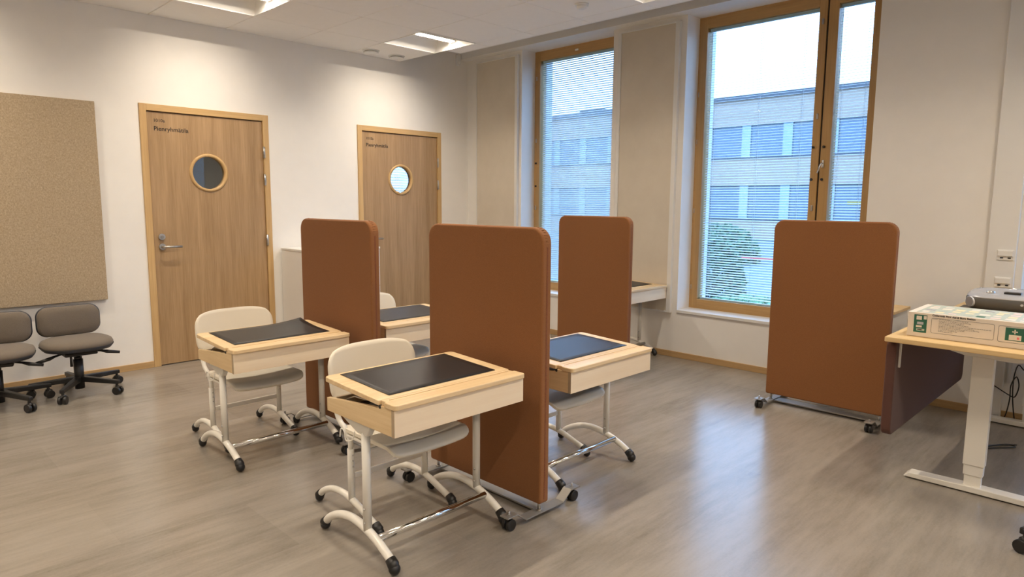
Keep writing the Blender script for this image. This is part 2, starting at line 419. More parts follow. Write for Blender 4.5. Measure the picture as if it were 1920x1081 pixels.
def door(n, x0, x1, num, hx):
    d = struct('door_%d' % n)
    f = MB(); fw = .052
    f.box((x0, -.012, 0), (x0 + fw, .11, DH)).box((x1 - fw, -.012, 0), (x1, .11, DH))
    obj('door_frame', f, 'frame', d, .002)
    obj('door_frame', MB().box((x0 + fw, -.012, DH - fw), (x1 - fw, .11, DH)), 'frameh', d, .002)
    a, b = x0 + fw + .005, x1 - fw - .004; top = DH - fw - .006
    cx, cz = hx, 1.593; R = .155
    leaf = obj('door_leaf', plate_hole(a, b, .008, top, cx, cz, R - .018, .004, .05), 'door', d)
    obj('rebate', MB().box((x0 + fw - .001, .052, 0), (x0 + fw + .02, .07, DH - fw)).box((x1 - fw - .02, .052, 0), (x1 - fw + .001, .07, DH - fw)).box((x0 + fw, .052, DH - fw - .02), (x1 - fw, .07, DH - fw + .001)), 'darkgap', d)
    obj('porthole_rim', ring(cx, cz, R - .02, R + .004, -.006, .056), 'frame', d)
    g = obj('pane', MB().add([(cx + (R - .019) * math.cos(2 * PI * k / 40), .030, cz + (R - .019) * math.sin(2 * PI * k / 40)) for k in range(40)], [tuple(range(40))]), 'porthole', d)
    # handle
    hz = .985; hx0 = a + .058
    h = obj('handle', MB().cyl((hx0, .004, hz), (hx0, -.008, hz), .026, 24), 'steel', d, .001)
    obj('lever', MB().tube([(hx0, -.008, hz), (hx0, -.045, hz), (hx0 + .012, -.056, hz), (hx0 + .03, -.058, hz), (hx0 + .135, -.056, hz)], .0095, 12), 'steel', h)
    k = obj('lock', MB().cyl((hx0, .004, hz + .08), (hx0, -.012, hz + .08), .026, 24), 'steel', d, .002)
    obj('key_cylinder', MB().cyl((hx0, -.012, hz + .08), (hx0, -.020, hz + .08), .012, 16), 'alu', k, .001)
    for z in (1.79, 1.55, 1.01, .24): obj('hinge', MB().cyl((x1 - fw - .001, -.016, z - .05), (x1 - fw - .001, -.016, z + .05), .008, 12).box((x1 - fw - .004, -.016, z - .045), (x1 - fw + .012, -.0115, z + .045)), 'steel', d)
    tx = a + .046
    text_obj('lettering', num, .036, 'ink', d, (tx, .0028, 1.982), (PI / 2, 0, 0), .0002)
    text_obj('lettering', 'Pienryhmätila', .049, 'ink', d, (tx, .0028, 1.914), (PI / 2, 0, 0), .0003)
    return d
door(1, *D1, '1010a', -2.921)
door(2, *D2, '1010b', -.937)

# ------------------------------------------------------------------ windows
SLN = {}
def blind(parent, y0, y1, z0, z1, tilt, x=.255, cords=(.1, .5, .9)):
    bl = obj('venetian_blind', MB().box((x - .013, y0 + .002, z1 - .022), (x + .013, y1 - .002, z1)), 'slat', parent)
    L = y1 - y0 - .006; key = (round(L, 4), tilt)
    if key not in SLN:
        c, s = math.cos(tilt) * .0125, math.sin(tilt) * .0125; t = .00055
        me = MB().add([(-c, -L / 2, -s), (0, -L / 2, .0012), (c, -L / 2, s), (-c, L / 2, -s), (0, L / 2, .0012), (c, L / 2, s),
                       (-c, -L / 2, -s - t), (0, -L / 2, .0012 - t), (c, -L / 2, s - t), (-c, L / 2, -s - t), (0, L / 2, .0012 - t), (c, L / 2, s - t)],
                      [(0, 1, 4, 3), (1, 2, 5, 4), (6, 9, 10, 7), (7, 10, 11, 8), (0, 3, 9, 6), (2, 8, 11, 5)]).mesh('slat'); me.materials.append(MT['slat']); SLN[key] = me
    z = z1 - .035
    while z > z0 + .02:
        obj('slat', SLN[key], 'slat', bl, loc=(x, (y0 + y1) / 2, z)); z -= .0215
    obj('bottom_rail', MB().box((x - .012, y0 + .004, z0 + .001), (x + .012, y1 - .004, z0 + .014)), 'slat', bl)
    for c in cords:
        yy = y0 + (y1 - y0) * c
        obj('cord', MB().box((x - .0135, yy - .0008, z0 + .01), (x - .0128, yy + .0008, z1 - .02)).box((x + .0128, yy - .0008, z0 + .01), (x + .0135, yy + .0008, z1 - .02)), 'cord', bl)
    return bl
def sash(parent, y0, y1, z0, z1, sw, tilt, blindq=True, cords=(.1, .5, .9)):
    s = obj('sash', MB().box((.2, y0, z0), (.30, y0 + sw[0], z1)).box((.2, y1 - sw[1], z0), (.30, y1, z1)), 'win', parent, .003)
    obj('sash_rail', MB().box((.201, y0 + sw[0], z0), (.299, y1 - sw[1], z0 + .07)).box((.201, y0 + sw[0], z1 - .075), (.299, y1 - sw[1], z1)), 'winh', s, .002)
    a, b, c, d = y0 + sw[0], y1 - sw[1], z0 + .07, z1 - .075
    obj('pane', MB().box((.222, a, c), (.226, b, d)), 'glass', parent)
    obj('outer_pane', MB().box((.286, a, c), (.290, b, d)), 'glass', parent)
    blind(parent, a + .001, b - .001, c, d, tilt, cords=cords)
def window(n, tilt):
    y0, y1 = OP[n]; wd = struct('window_%d' % n)
    # outer frame, reveal lining outside, sill
    obj('sill', MB().box((-.012, y0 + .001, SZ - .022), (.21, y1 - .001, SZ + .004)), 'white', wd, .003)
    obj('exterior_lining', MB().box((.30, y1 - .02, SZ), (.46, y1, OZ)).box((.30, y0, SZ), (.46, y0 + .02, OZ)).box((.30, y0, OZ - .02), (.46, y1, OZ)).box((.30, y0, SZ - .02), (.50, y1, SZ + .02)), 'outer', wd)
    obj('window_frame', MB().box((.2025, y0, SZ + .004), (.30, y1, SZ + .019)).box((.2025, y0, OZ - .021), (.30, y1, OZ)).box((.2025, y1 - .0125, SZ + .019), (.30, y1, OZ - .021)).box((.2025, y0, SZ + .019), (.30, y0 + .0125, OZ - .021)), 'winh', wd)
    return wd
w1 = window(1, 0); sash(w1, -2.018, -.872, .443, 2.92, (.07, .062), math.radians(38))
w2 = window(2, 0); sash(w2, -3.855, -2.802, .443, 2.92, (.058, .066), math.radians(17), cords=(.12, .5, .93)); sash(w2, -4.278, -3.868, .443, 2.92, (.095, .072), math.radians(17), cords=(.15, .85))
obj('mullion_gap', MB().box((.212, -3.87, .443), (.298, -3.853, 2.92)), 'darkgap', w2)
w3 = window(3, 0); sash(w3, .962, 2.238, .443, 2.92, (.066, .066), math.radians(24))
w4 = window(4, 0); sash(w4, -6.888, -5.227, .443, 2.92, (.066, .066), math.radians(6))
w5_fill = window(5, 0); sash(w5_fill, -9.588, -7.712, .443, 2.92, (.066, .066), math.radians(6))  # unseen window added behind the camera for extra daylight
def knob(p, y, z): obj('knob', MB().cyl((.2, y, z), (.186, y, z), .010, 14), 'black', p, .002)
def latch(p, y, z): obj('latch', MB().box((.192, y - .008, z - .022), (.2, y + .008, z + .022)), 'steel', p, .004)
for y in (-3.812, -3.892):
    for z in (1.80, 1.553): knob(w2, y, z)
for z in (2.733, 2.033, 1.332): latch(w2, -3.828, z)
h = obj('window_handle', MB().box((.192, -3.9, 1.64), (.2, -3.884, 1.70)), 'chrome', w2, .003)
obj('lever', MB().tube([(.195, -3.892, 1.675), (.165, -3.892, 1.675), (.158, -3.889, 1.665), (.158, -3.868, 1.60)], .006, 10), 'chrome', h)
for z in (1.783, 1.54): knob(w1, -.891, z)
for z in (2.666, 2.02, 1.309): latch(w1, -.889, z)
obj('latch', MB().box((.192, -1.45, 2.876), (.2, -1.41, 2.894)), 'white', w1, .003)
for z in (2.3, 1.9, 1.3, .62): obj('hinge', MB().cyl((.199, -2.806, z - .02), (.199, -2.806, z + .02), .004, 8), 'steel', w2)

# ------------------------------------------------------------------ acoustic panels on the window wall
def panel(label, y0, y1, t0, t1, zt=2.893, zb=.398):
    p = thing('acoustic_panel', label, 'wall panel', (0, (y0 + y1) / 2, zb))
    yc = (y0 + y1) / 2
    obj('fabric_face', MB().box((-.026, y0 - yc, .012), (-.002, y1 - yc, zt - zb - .012)), 'beige', p, .002)
    f = MB().box((-.034, y0 - t0 - yc, 0), (-.001, y0 - yc, zt - zb)).box((-.034, y1 - yc, 0), (-.001, y1 + t1 - yc, zt - zb))
    f.box((-.034, y0 - yc, zt - zb - .013), (-.001, y1 - yc, zt - zb)).box((-.034, y0 - yc, 0), (-.001, y1 - yc, .013))
    obj('frame', f, 'white', p, .002)
    return p
panel('tall beige fabric acoustic panel in the corner, left of the first window', -.787, -.191, .039, .012)
panel('tall beige fabric acoustic panel in a white frame between the two windows', -2.697, -2.139, .041, .035)

# white vertical trunking with sockets at the right
t = thing('wall_trunking', 'white vertical cable trunking with sockets on the wall right of the double window', 'cable trunking', (0, -5.105, 0))
obj('trunking_body', MB().box((-.05, -.075, 0), (-.0005, .075, 2.934)), 'white', t, .004)
for zc in (1.054, .882):
    s = obj('socket', MB().box((-.056, -.066, zc - .033), (-.05, .022, zc + .033)), 'white', t, .003)
    obj('cover', MB().box((-.064, -.062, zc - .008), (-.056, .018, zc + .028)), 'white', s, .003)
    for q in (-.044, -.004): obj('slot', MB().box((-.0575, q - .008, zc - .022), (-.056, q + .008, zc - .014)), 'black', s)

# ------------------------------------------------------------------ ceiling lamps
def lamp_proto(label):
    L = thing('ceiling_lamp', label, 'ceiling lamp', (0, 0, H), group='square recessed ceiling lamps')
    a, b, d = .296, .17, .15; fz = 0
    mb = MB()
    vs = [(-a, -a, 0), (a, -a, 0), (a, a, 0), (-a, a, 0), (-a + .03, -b, d), (a - .03, -b, d), (a - .03, b, d), (-a + .03, b, d)]
    mb.add(vs, [(0, 1, 5, 4), (1, 2, 6, 5), (2, 3, 7, 6), (3, 0, 4, 7), (4, 5, 6, 7)])
    vo = [(x * 1.01, y * 1.01, z + .006) for x, y, z in vs]
    mb.add(vo, [(0, 1, 5, 4), (1, 2, 6, 5), (2, 3, 7, 6), (3, 0, 4, 7), (4, 5, 6, 7)])
    obj('reflector', mb, 'reflector', L)
    obj('trim_ring', MB().box((-.299, -.299, -.003), (-.292, .299, .004)).box((.292, -.299, -.003), (.299, .299, .004)).box((-.292, -.299, -.003), (.292, -.292, .004)).box((-.292, .292, -.003), (.292, .299, .004)), 'white', L)
    hs = obj('lamp_bar', MB().box((-.285, -.034, .088), (.285, .034, .098)).box((-.285, -.034, .052), (-.277, .034, .09)).box((.277, -.034, .052), (.285, .034, .09)).box((-.277, -.0345, .060), (.277, -.0315, .089)).box((-.277, .0315, .060), (.277, .0345, .089)), 'white', L)
    obj('diffuser', MB().add([(-.275, -.029, .066), (.275, -.029, .066), (.275, .029, .066), (-.275, .029, .066)], [(0, 3, 2, 1)]).mesh_raw('diffuser'), 'led', hs)
    fin = MB()
    for k in range(28):
        x = -.27 + .02 * k; fin.box((x, -.031, .052), (x + .0012, .031, .0615))
    g = obj('louvre', fin, 'white', hs); g['kind'] = 'stuff'
    return L
lp0 = None
def lamp_label(i, j):
    c = ['square ceiling lamp nearest the window wall', 'square ceiling lamp in the second row from the windows', 'square ceiling lamp in the third row from the windows', 'square ceiling lamp in the farthest row from the windows'][i // 3]
    r = ['closest to the doors', 'mid room', 'behind the camera', 'added unseen at the far rear'][j // 4]
    return c + ', ' + r
for (i, j) in lights:
    loc = (X0 - .6 * i - .3, Y0 - .6 * j - .3, H)
    if lp0 is None: lp0 = lamp_proto(lamp_label(i, j)); lp0.location = loc
    else: dup(lp0, loc, lamp_label(i, j))

fill_led = emit_mat('led_fill', LAMP_COLOR, 80.0); fill_led.name = 'led_diffuser_fill'
fill_lamp = dup(lp0, (-3.4, 2.0, H - .155), 'added unseen dim fill lamp in the small room behind the nearer door'); del fill_lamp['group']  # unseen lamp added to brighten the nearer door's round pane
for ch in [k for k in COL.objects if k.parent == fill_lamp]:
    for g in [k for k in COL.objects if k.parent == ch]:
        if g.name.startswith('diffuser'): g.data = g.data.copy(); g.data.materials.clear(); g.data.materials.append(fill_led)
# round air valves, smoke detector, corner sensor
def valve(x, y, label):
    v = thing('air_valve', label, 'air vent', (x, y, H), group='round ceiling air valves')
    obj('collar', MB().tube([(0, 0, .0), (0, 0, -.004), (0, 0, -.008)], [.082, .082, .074], 32), 'white', v)
    obj('gap_ring', MB().tube([(0, 0, -.008), (0, 0, -.012)], [.060, .060], 32), 'black', v)
    obj('disc', MB().tube([(0, 0, -.012), (0, 0, -.020), (0, 0, -.024)], [.066, .072, .060], 32), 'white', v)
valve(-1.425, -.215, 'round white ceiling air valve, the one farther from the windows')
valve(-1.11, -.19, 'round white ceiling air valve, the one nearer the window wall')
sd = thing('smoke_detector', 'small round white smoke detector on the ceiling near the windows', 'smoke detector', (-1.218, -2.634, H))
obj('base', MB().tube([(0, 0, 0), (0, 0, -.012)], .05, 28), 'white', sd); obj('head', MB().tube([(0, 0, -.012), (0, 0, -.03), (0, 0, -.036)], [.04, .034, .02], 28), 'white', sd)
sn = thing('corner_sensor', 'small white rounded sensor high in the corner under the ceiling', 'sensor', (-.155, 0, 2.93))
obj('housing', MB().prism(rrect(.05, .13, .024, 5), 'y', -.04, -.0005, True), 'white', sn, .004)
obj('lens', MB().ball((0, -.04, -.03), .014, 12, 8, (1, .5, 1)), 'reflector', sn)

# ------------------------------------------------------------------ pinboard
pb = thing('pinboard', 'large brown woven fabric pinboard on the wall left of the doors', 'pinboard', (-3.752, 0, .5985))
obj('board_face', MB().box((-2.4, -.045, 0), (0, -.001, 1.4906)), 'burlap', pb, .003)

# ------------------------------------------------------------------ white drawer cabinet between the doors
cb = thing('drawer_cabinet', 'white drawer cabinet standing between the two doors', 'cabinet', (-1.92, -.225, 0))
CW, CDp, CH = .78, .43, .935
obj('body', MB().box((-CW / 2, -CDp / 2, .03), (CW / 2, CDp / 2 - .006, CH - .02)), 'white', cb, .003)
obj('top', MB().box((-CW / 2 - .004, -CDp / 2 - .018, CH - .02), (CW / 2 + .004, CDp / 2 - .006, CH)), 'white', cb, .003)
obj('plinth', MB().box((-CW / 2 + .02, -CDp / 2 + .03, 0), (CW / 2 - .02, CDp / 2 - .01, .03)), 'alu', cb)
for k in range(5):
    z = .036 + k * .176
    dr = obj('drawer', MB().box((-CW / 2 + .003, -CDp / 2 - .017, z), (CW / 2 - .003, -CDp / 2 - .001, z + .172)), 'white', cb, .003)
    obj('drawer_pull', MB().box((-.06, -CDp / 2 - .03, z + .13), (.06, -CDp / 2 - .017, z + .138)), 'steel', dr, .002)

# ------------------------------------------------------------------ school desk
def foot_tube(mb, x, pts, r): mb.tube([(x, y, z) for y, z in pts], r, 14)
def smooth_path(pts, n=4):
    out = []
    P = [pts[0]] + list(pts) + [pts[-1]]
    for i in range(1, len(P) - 2):
        for k in range(n):
            t = k / n
            out.append(tuple(.5 * ((2 * P[i][c]) + (-P[i - 1][c] + P[i + 1][c]) * t + (2 * P[i - 1][c] - 5 * P[i][c] + 4 * P[i + 1][c] - P[i + 2][c]) * t * t + (-P[i - 1][c] + 3 * P[i][c] - 3 * P[i + 1][c] + P[i + 2][c]) * t ** 3) for c in range(len(pts[0]))))
    out.append(tuple(pts[-1])); return out
def make_desk(label, loc, h, hook=True):
    d = thing('school_desk', label, 'desk', loc, group='lift-top school desks')
    W = .325; hb = h - .118; tt = .019
    obj('top_rail', MB().prism([p for p in rrect(2 * W, .098, [.018, .004, .004, .018], 5, 0, .049) if p[1] < .07] [:6] + [(W, .066), (W - .010, .070), (W - .010, .098), (-W + .010, .098), (-W + .010, .070), (-W, .066)] + [p for p in rrect(2 * W, .098, [.018, .004, .004, .018], 5, 0, .049) if p[1] < .07][6:], 'z', h - tt, h), 'desk', d, .003)
    # pencil groove shown as raised lip pair on the rail
    obj('pencil_lip', MB().box((-W + .03, .074, h), (W - .03, .078, h + .0025)), 'desk', d, .001)
    lid = bpy.data.objects.new('lid', MB().prism(rrect(2 * W, .375, [.004, .022, .022, .004], 5, 0, .1875), 'z', -tt, 0).mesh('lid')); COL.objects.link(lid)
    lid.data.materials.append(MT['desk']); lid.parent = d; lid.location = (0, .1, h); lid.rotation_euler = (math.radians(2.6), 0, 0)
    bv = lid.modifiers.new('bevel', 'BEVEL'); bv.width = .003; bv.segments = 2; bv.limit_method = 'ANGLE'
    for s in (-1, 1):
        obj('lid_hinge', MB().cyl((s * (W - .03), .1, h - .024), (s * (W - .004), .1, h - .024), .007, 12), 'black', d)
    obj('front_panel', MB().box((-W + .004, .012, hb), (W - .004, .028, h - tt)), 'deskfront', d, .001)
    obj('edge_band', MB().box((-W + .0025, .0115, hb + .001), (-W + .004, .0275, h - tt - .001)), 'endgrain', d)
    for s in (-1, 1):
        x0, x1 = (-W + .005, -W + .021) if s < 0 else (W - .021, W - .005)
        obj('side_panel', MB().prism([(.0285, hb), (.462, hb), (.462, hb + .052), (.118, h - tt - .012), (.10, h - tt), (.0285, h - tt)], 'x', x0, x1), 'deskside', d, .001)
    obj('user_edge_panel', MB().box((-W + .022, .446, hb), (W - .022, .46, hb + .048)), 'deskfront', d, .001)
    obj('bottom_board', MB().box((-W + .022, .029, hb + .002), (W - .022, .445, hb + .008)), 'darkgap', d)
    obj('lid_stay', MB().tube([(-W + .03, .33, hb + .02), (-W + .032, .36, hb + .06), (-W + .03, .30, hb + .085), (-W + .03, .22, h - .03)], .0035, 8), 'steel', d)
    fx = .281
    for s in (-1, 1):
        x = s * fx
        leg = obj('leg', MB().cyl((x, .255, .112), (x, .255, hb - .045), .0168, 20), 'whitemetal', d)
        obj('leg_bracket', MB().prism([(.212, hb - .001), (.418, hb - .001), (.405, hb - .012), (.29, hb - .056), (.228, hb - .056), (.212, hb - .030)], 'x', x - .014, x + .014), 'whitemetal', leg, .004)
        sc = MB()
        for z in (.145, .20): sc.ball((x - .0165, .25, z), .005, 8, 6)
        obj('screw', sc, 'steel', leg)
        ft = MB(); foot_tube(ft, x, smooth_path([(.565, .040), (.525, .073), (.45, .108), (.36, .124), (.26, .112), (.17, .082), (.095, .044)]), .0165)
        fo = obj('foot', ft, 'whitemetal', d)
        caps = MB()
        caps.tube([(x, .558, .046), (x, .578, .030), (x, .588, .022)], [.0195, .021, .012], 14).ball((x, .573, .022), .0208, 12, 8)
        obj('rubber_cap', caps, 'black', fo)
        caps = MB().tube([(x, .11, .052), (x, .088, .034), (x, .072, .022)], [.020, .0225, .013], 14).ball((x, .083, .023), .0225, 12, 8)
        obj('rubber_cap', caps, 'black', fo)
    obj('foot_bar', MB().cyl((-fx + .008, .192, .098), (fx - .008, .192, .098), .0145, 20), 'chrome', d)
    if hook:
        x = -fx - .02
        obj('bag_hook', MB().tube(smooth_path([(x, .30, hb - .05), (x - .004, .31, hb - .085), (x - .01, .345, hb - .095), (x - .012, .35, hb - .06), (x - .012, .375, hb - .055), (x - .012, .385, hb - .09)]), .0030, 8), 'whitemetal', d)
    return d
def mat_mesh(curl=0):
    w_, d_ = .265, .165
    def fn(u, v):
        x = -w_ + 2 * w_ * u; y = -d_ + 2 * d_ * v
        z = .0022 + curl * max(0, u - .55) ** 2 * max(0, v - .3) ** 2 * .75
        return (x, y, z)
    return MB().grid(fn, 16, 10, .0018)
def desk_mat(label, dloc, h, curl=0):
    m = obj('desk_mat', mat_mesh(curl), 'blackmat')
    a = math.radians(2.6); y = .187
    m.location = (dloc[0] + .0, dloc[1] + .1 + y * math.cos(a) + .0, dloc[2] + h + y * math.sin(a) + .0006); m.rotation_euler = (a, 0, 0)
    return tag(m, label, 'desk mat', 'black desk mats')
desks = [((-3.58, -4.033, 0), .665, 'birch school desk in the foreground, the desk nearest the camera'),
         ((-3.575, -2.70, 0), .642, 'birch school desk on the left, in front of the nearer door'),
         ((-2.605, -4.012, 0), .622, 'birch school desk right of the foreground terracotta screen'),
         ((-2.665, -2.665, 0), .642, 'birch school desk half hidden between the left and foreground screens'),
         ((-.366, -2.715, 0), .645, 'birch school desk against the window wall under the beige panel')]
matl = ['black mat lying flat on the foreground desk', 'black mat with a curled corner on the left desk', 'black mat reflecting window light on the desk right of the foreground screen',
        'black mat on the half hidden desk between two screens', 'black mat on the far desk by the window wall']
for (loc, h, lb), ml in zip(desks, matl):
    make_desk(lb, loc, h); desk_mat(ml, loc, h, .28 if 'curled' in ml else 0)

# ------------------------------------------------------------------ school chair
def superell(u, v, w, h, e):
    # map unit square to rounded rectangle
    a = 2 * u - 1; b = 2 * v - 1
    fx = 1 - e * (abs(b) ** 4); fy = 1 - e * (abs(a) ** 4)
    return a * w / 2 * fx, b * h / 2 * fy
def make_chair(label, loc):
    c = thing('school_chair', label, 'chair', loc, group='white and beige school chairs')
    def back(u, v):
        x, z = superell(u, v, .455, .255, .16)
        return (x, .105 - .55 * x * x + .035 * (z / .13) * .6, .611 + z)
    obj('backrest', MB().grid(back, 22, 12, -.011), 'ply', c)
    def seat(u, v):
        x, y = superell(u, v, .405, .40, .0); a_ = abs(2 * u - 1); b_ = abs(2 * v - 1); y *= 1 - .07 * a_ ** 14; x *= 1 - .05 * b_ ** 14
        y0 = y - .165; z = .408
        t = max(0, (-y - .13)) / .07; z -= .034 * t * t
        y0 += .008 * t * t
        z += .10 * max(0, y - .14) ** 1.0 * .35 - .01 * math.cos(x * 7)
        return (x, y0, z)
    obj('seat', MB().grid(seat, 24, 28, .013), 'ply', c)
    for s in (-1, 1):
        x = s * .195
        ft = MB(); foot_tube(ft, x, smooth_path([(.235, .040), (.20, .068), (.13, .098), (.05, .108), (-.04, .098), (-.13, .070), (-.215, .042)]), .0145)
        fo = obj('foot', ft, 'whitemetal', c)
        obj('rubber_cap', MB().tube([(x, .228, .046), (x, .248, .030), (x, .256, .02)], [.019, .0205, .012], 12).ball((x, .243, .023), .02, 12, 8), 'black', fo)
        obj('rubber_cap', MB().tube([(x, -.205, .050), (x, -.228, .034), (x, -.24, .022)], [.019, .021, .012], 12).ball((x, -.232, .024), .021, 12, 8), 'black', fo)
        leg = obj('leg', MB().cyl((x, -.03, .098), (x, -.03, .325), .0148, 18), 'whitemetal', c)
        sc = MB()
        for z in (.25, .30, .275): sc.ball((x - s * .0, -.03 - .0165, z), .0035, 8, 6)
        obj('screw', sc, 'steel', leg)
        obj('back_tube', MB().tube(smooth_path([(x, -.03, .32), (x, -.028, .36), (x, .01, .402), (x, .055, .43), (x * .98, .085, .48), (x * .93, .092, .55), (x * .88, .093, .60)]), .0115, 12), 'whitemetal', c)
        obj('seat_bracket', MB().box((x - .012 if s < 0 else x - .05, -.20, .375), (x + .05 if s < 0 else x + .012, -.01, .386)), 'whitemetal', c, .003)
    obj('seat_crossbar', MB().cyl((-.195, -.03, .37), (.195, -.03, .37), .011, 14), 'whitemetal', c)
    obj('lower_crossbar', MB().box((-.18, -.036, .19), (.18, -.024, .215)), 'whitemetal', c, .003)
    return c
ch0 = make_chair('school chair with beige backrest pushed under the foreground desk', (-3.55, -3.45, 0))
dup(ch0, (-3.60, -2.10, 0), 'school chair with beige backrest pushed under the left desk, in front of the nearer door')
dup(ch0, (-2.64, -3.49, 0), 'school chair at the desk right of the foreground screen, seat edge showing')
dup(ch0, (-2.69, -2.09, 0), 'school chair behind the half hidden desk, only a corner of its backrest above it')

# ------------------------------------------------------------------ mobile floor screens
def make_screen(label, x, y0, L=.73):
    # face towards -x at x; extends from y0 down to y0-L
    s = thing('floor_screen', label, 'room divider', (x + .028, y0 - L / 2, 0), group='terracotta fabric floor screens')
    zb, zt = .065, 1.257; Hh = zt - zb
    obj('upholstered_panel', MB().prism(rrect(L, Hh, [.012, .065, .065, .012], 8, 0, zb + Hh / 2), 'x', -.028, .028, False), 'terra', s, .009, 3)
    obj('zip_seam', MB().box((-.004, -L / 2 - .0012, zb + .02), (.004, -L / 2 + .002, zt - .08)), 'terraseam', s)
    obj('zip_seam', MB().box((-.004, L / 2 - .002, zb + .02), (.004, L / 2 + .0012, zt - .08)), 'terraseam', s)
    for sy in (-1, 1):
        fo = MB()
        for k in range(7):
            a = math.radians(8 + 12 * k); r = .0635; cy, cz = (L / 2 - .065), zt - .065
            p = (sy * (cy + r * math.cos(a)), cz + r * math.sin(a))
            wd = .010 + .004 * ((k * 37) % 3)
            fo.tube([(-wd, p[0], p[1] - .003), (-wd * .4, p[0] * 1.0 + sy * .0012, p[1] + .001), (wd * .5, p[0], p[1] + .002), (wd, p[0] - sy * .0012, p[1] + .001)], [.0006, .0024, .0022, .0006], 8)
        obj('gathered_fold', fo, 'terra', s)
    for sy in (-1, 1):
        yy = sy * (L / 2 - .03); cx = .018
        prof = [(-.235, .066), (-.175, .066), (-.12, .026), (.12, .026), (.175, .066), (.235, .066)]
        prof = [(a + cx, b) for a, b in prof]
        poly = prof + [(a, b - .006) for a, b in prof[::-1]]
        ft = obj('foot_plate', MB().prism([(a, b) for a, b in poly], 'y', yy - .024, yy + .024), 'alu', s, .0015)
        obj('support_pin', MB().cyl((0, yy, .026), (0, yy, zb + .004), .008, 14).cyl((0, yy, .026), (0, yy, .031), .014, 14), 'steel', s)
        for sx in (-1, 1):
            xx = cx + sx * .205
            obj('castor', MB().cyl((xx, yy - .020, .025), (xx, yy - .004, .025), .025, 20).cyl((xx, yy + .004, .025), (xx, yy + .020, .025), .025, 20).box((xx - .016, yy - .0045, .02), (xx + .016, yy + .0045, .055)).cyl((xx, yy, .03), (xx, yy, .06), .011, 12), 'black', ft, .003)
            obj('stem_bolt', MB().cyl((xx, yy, .066), (xx, yy, .082), .0045, 10).cyl((xx, yy, .066), (xx, yy, .070), .009, 6), 'steel', ft)
    obj('base_bar', MB().box((-.0, -L / 2 + .03, .012), (.085, L / 2 - .03, .0195)), 'alu', s, .001)
    return s
make_screen('terracotta fabric screen on castors in the foreground, beside the nearest desk', -3.161, -3.278, .755)
make_screen('terracotta fabric screen on castors at the left, in front of the white cabinet', -3.187, -2.05, .765)
make_screen('terracotta fabric screen on castors in front of the single window and beige panel', -.925, -2.19, .715)
make_screen('terracotta fabric screen on castors at the right, hiding part of the double window', -.755, -3.952, .745)

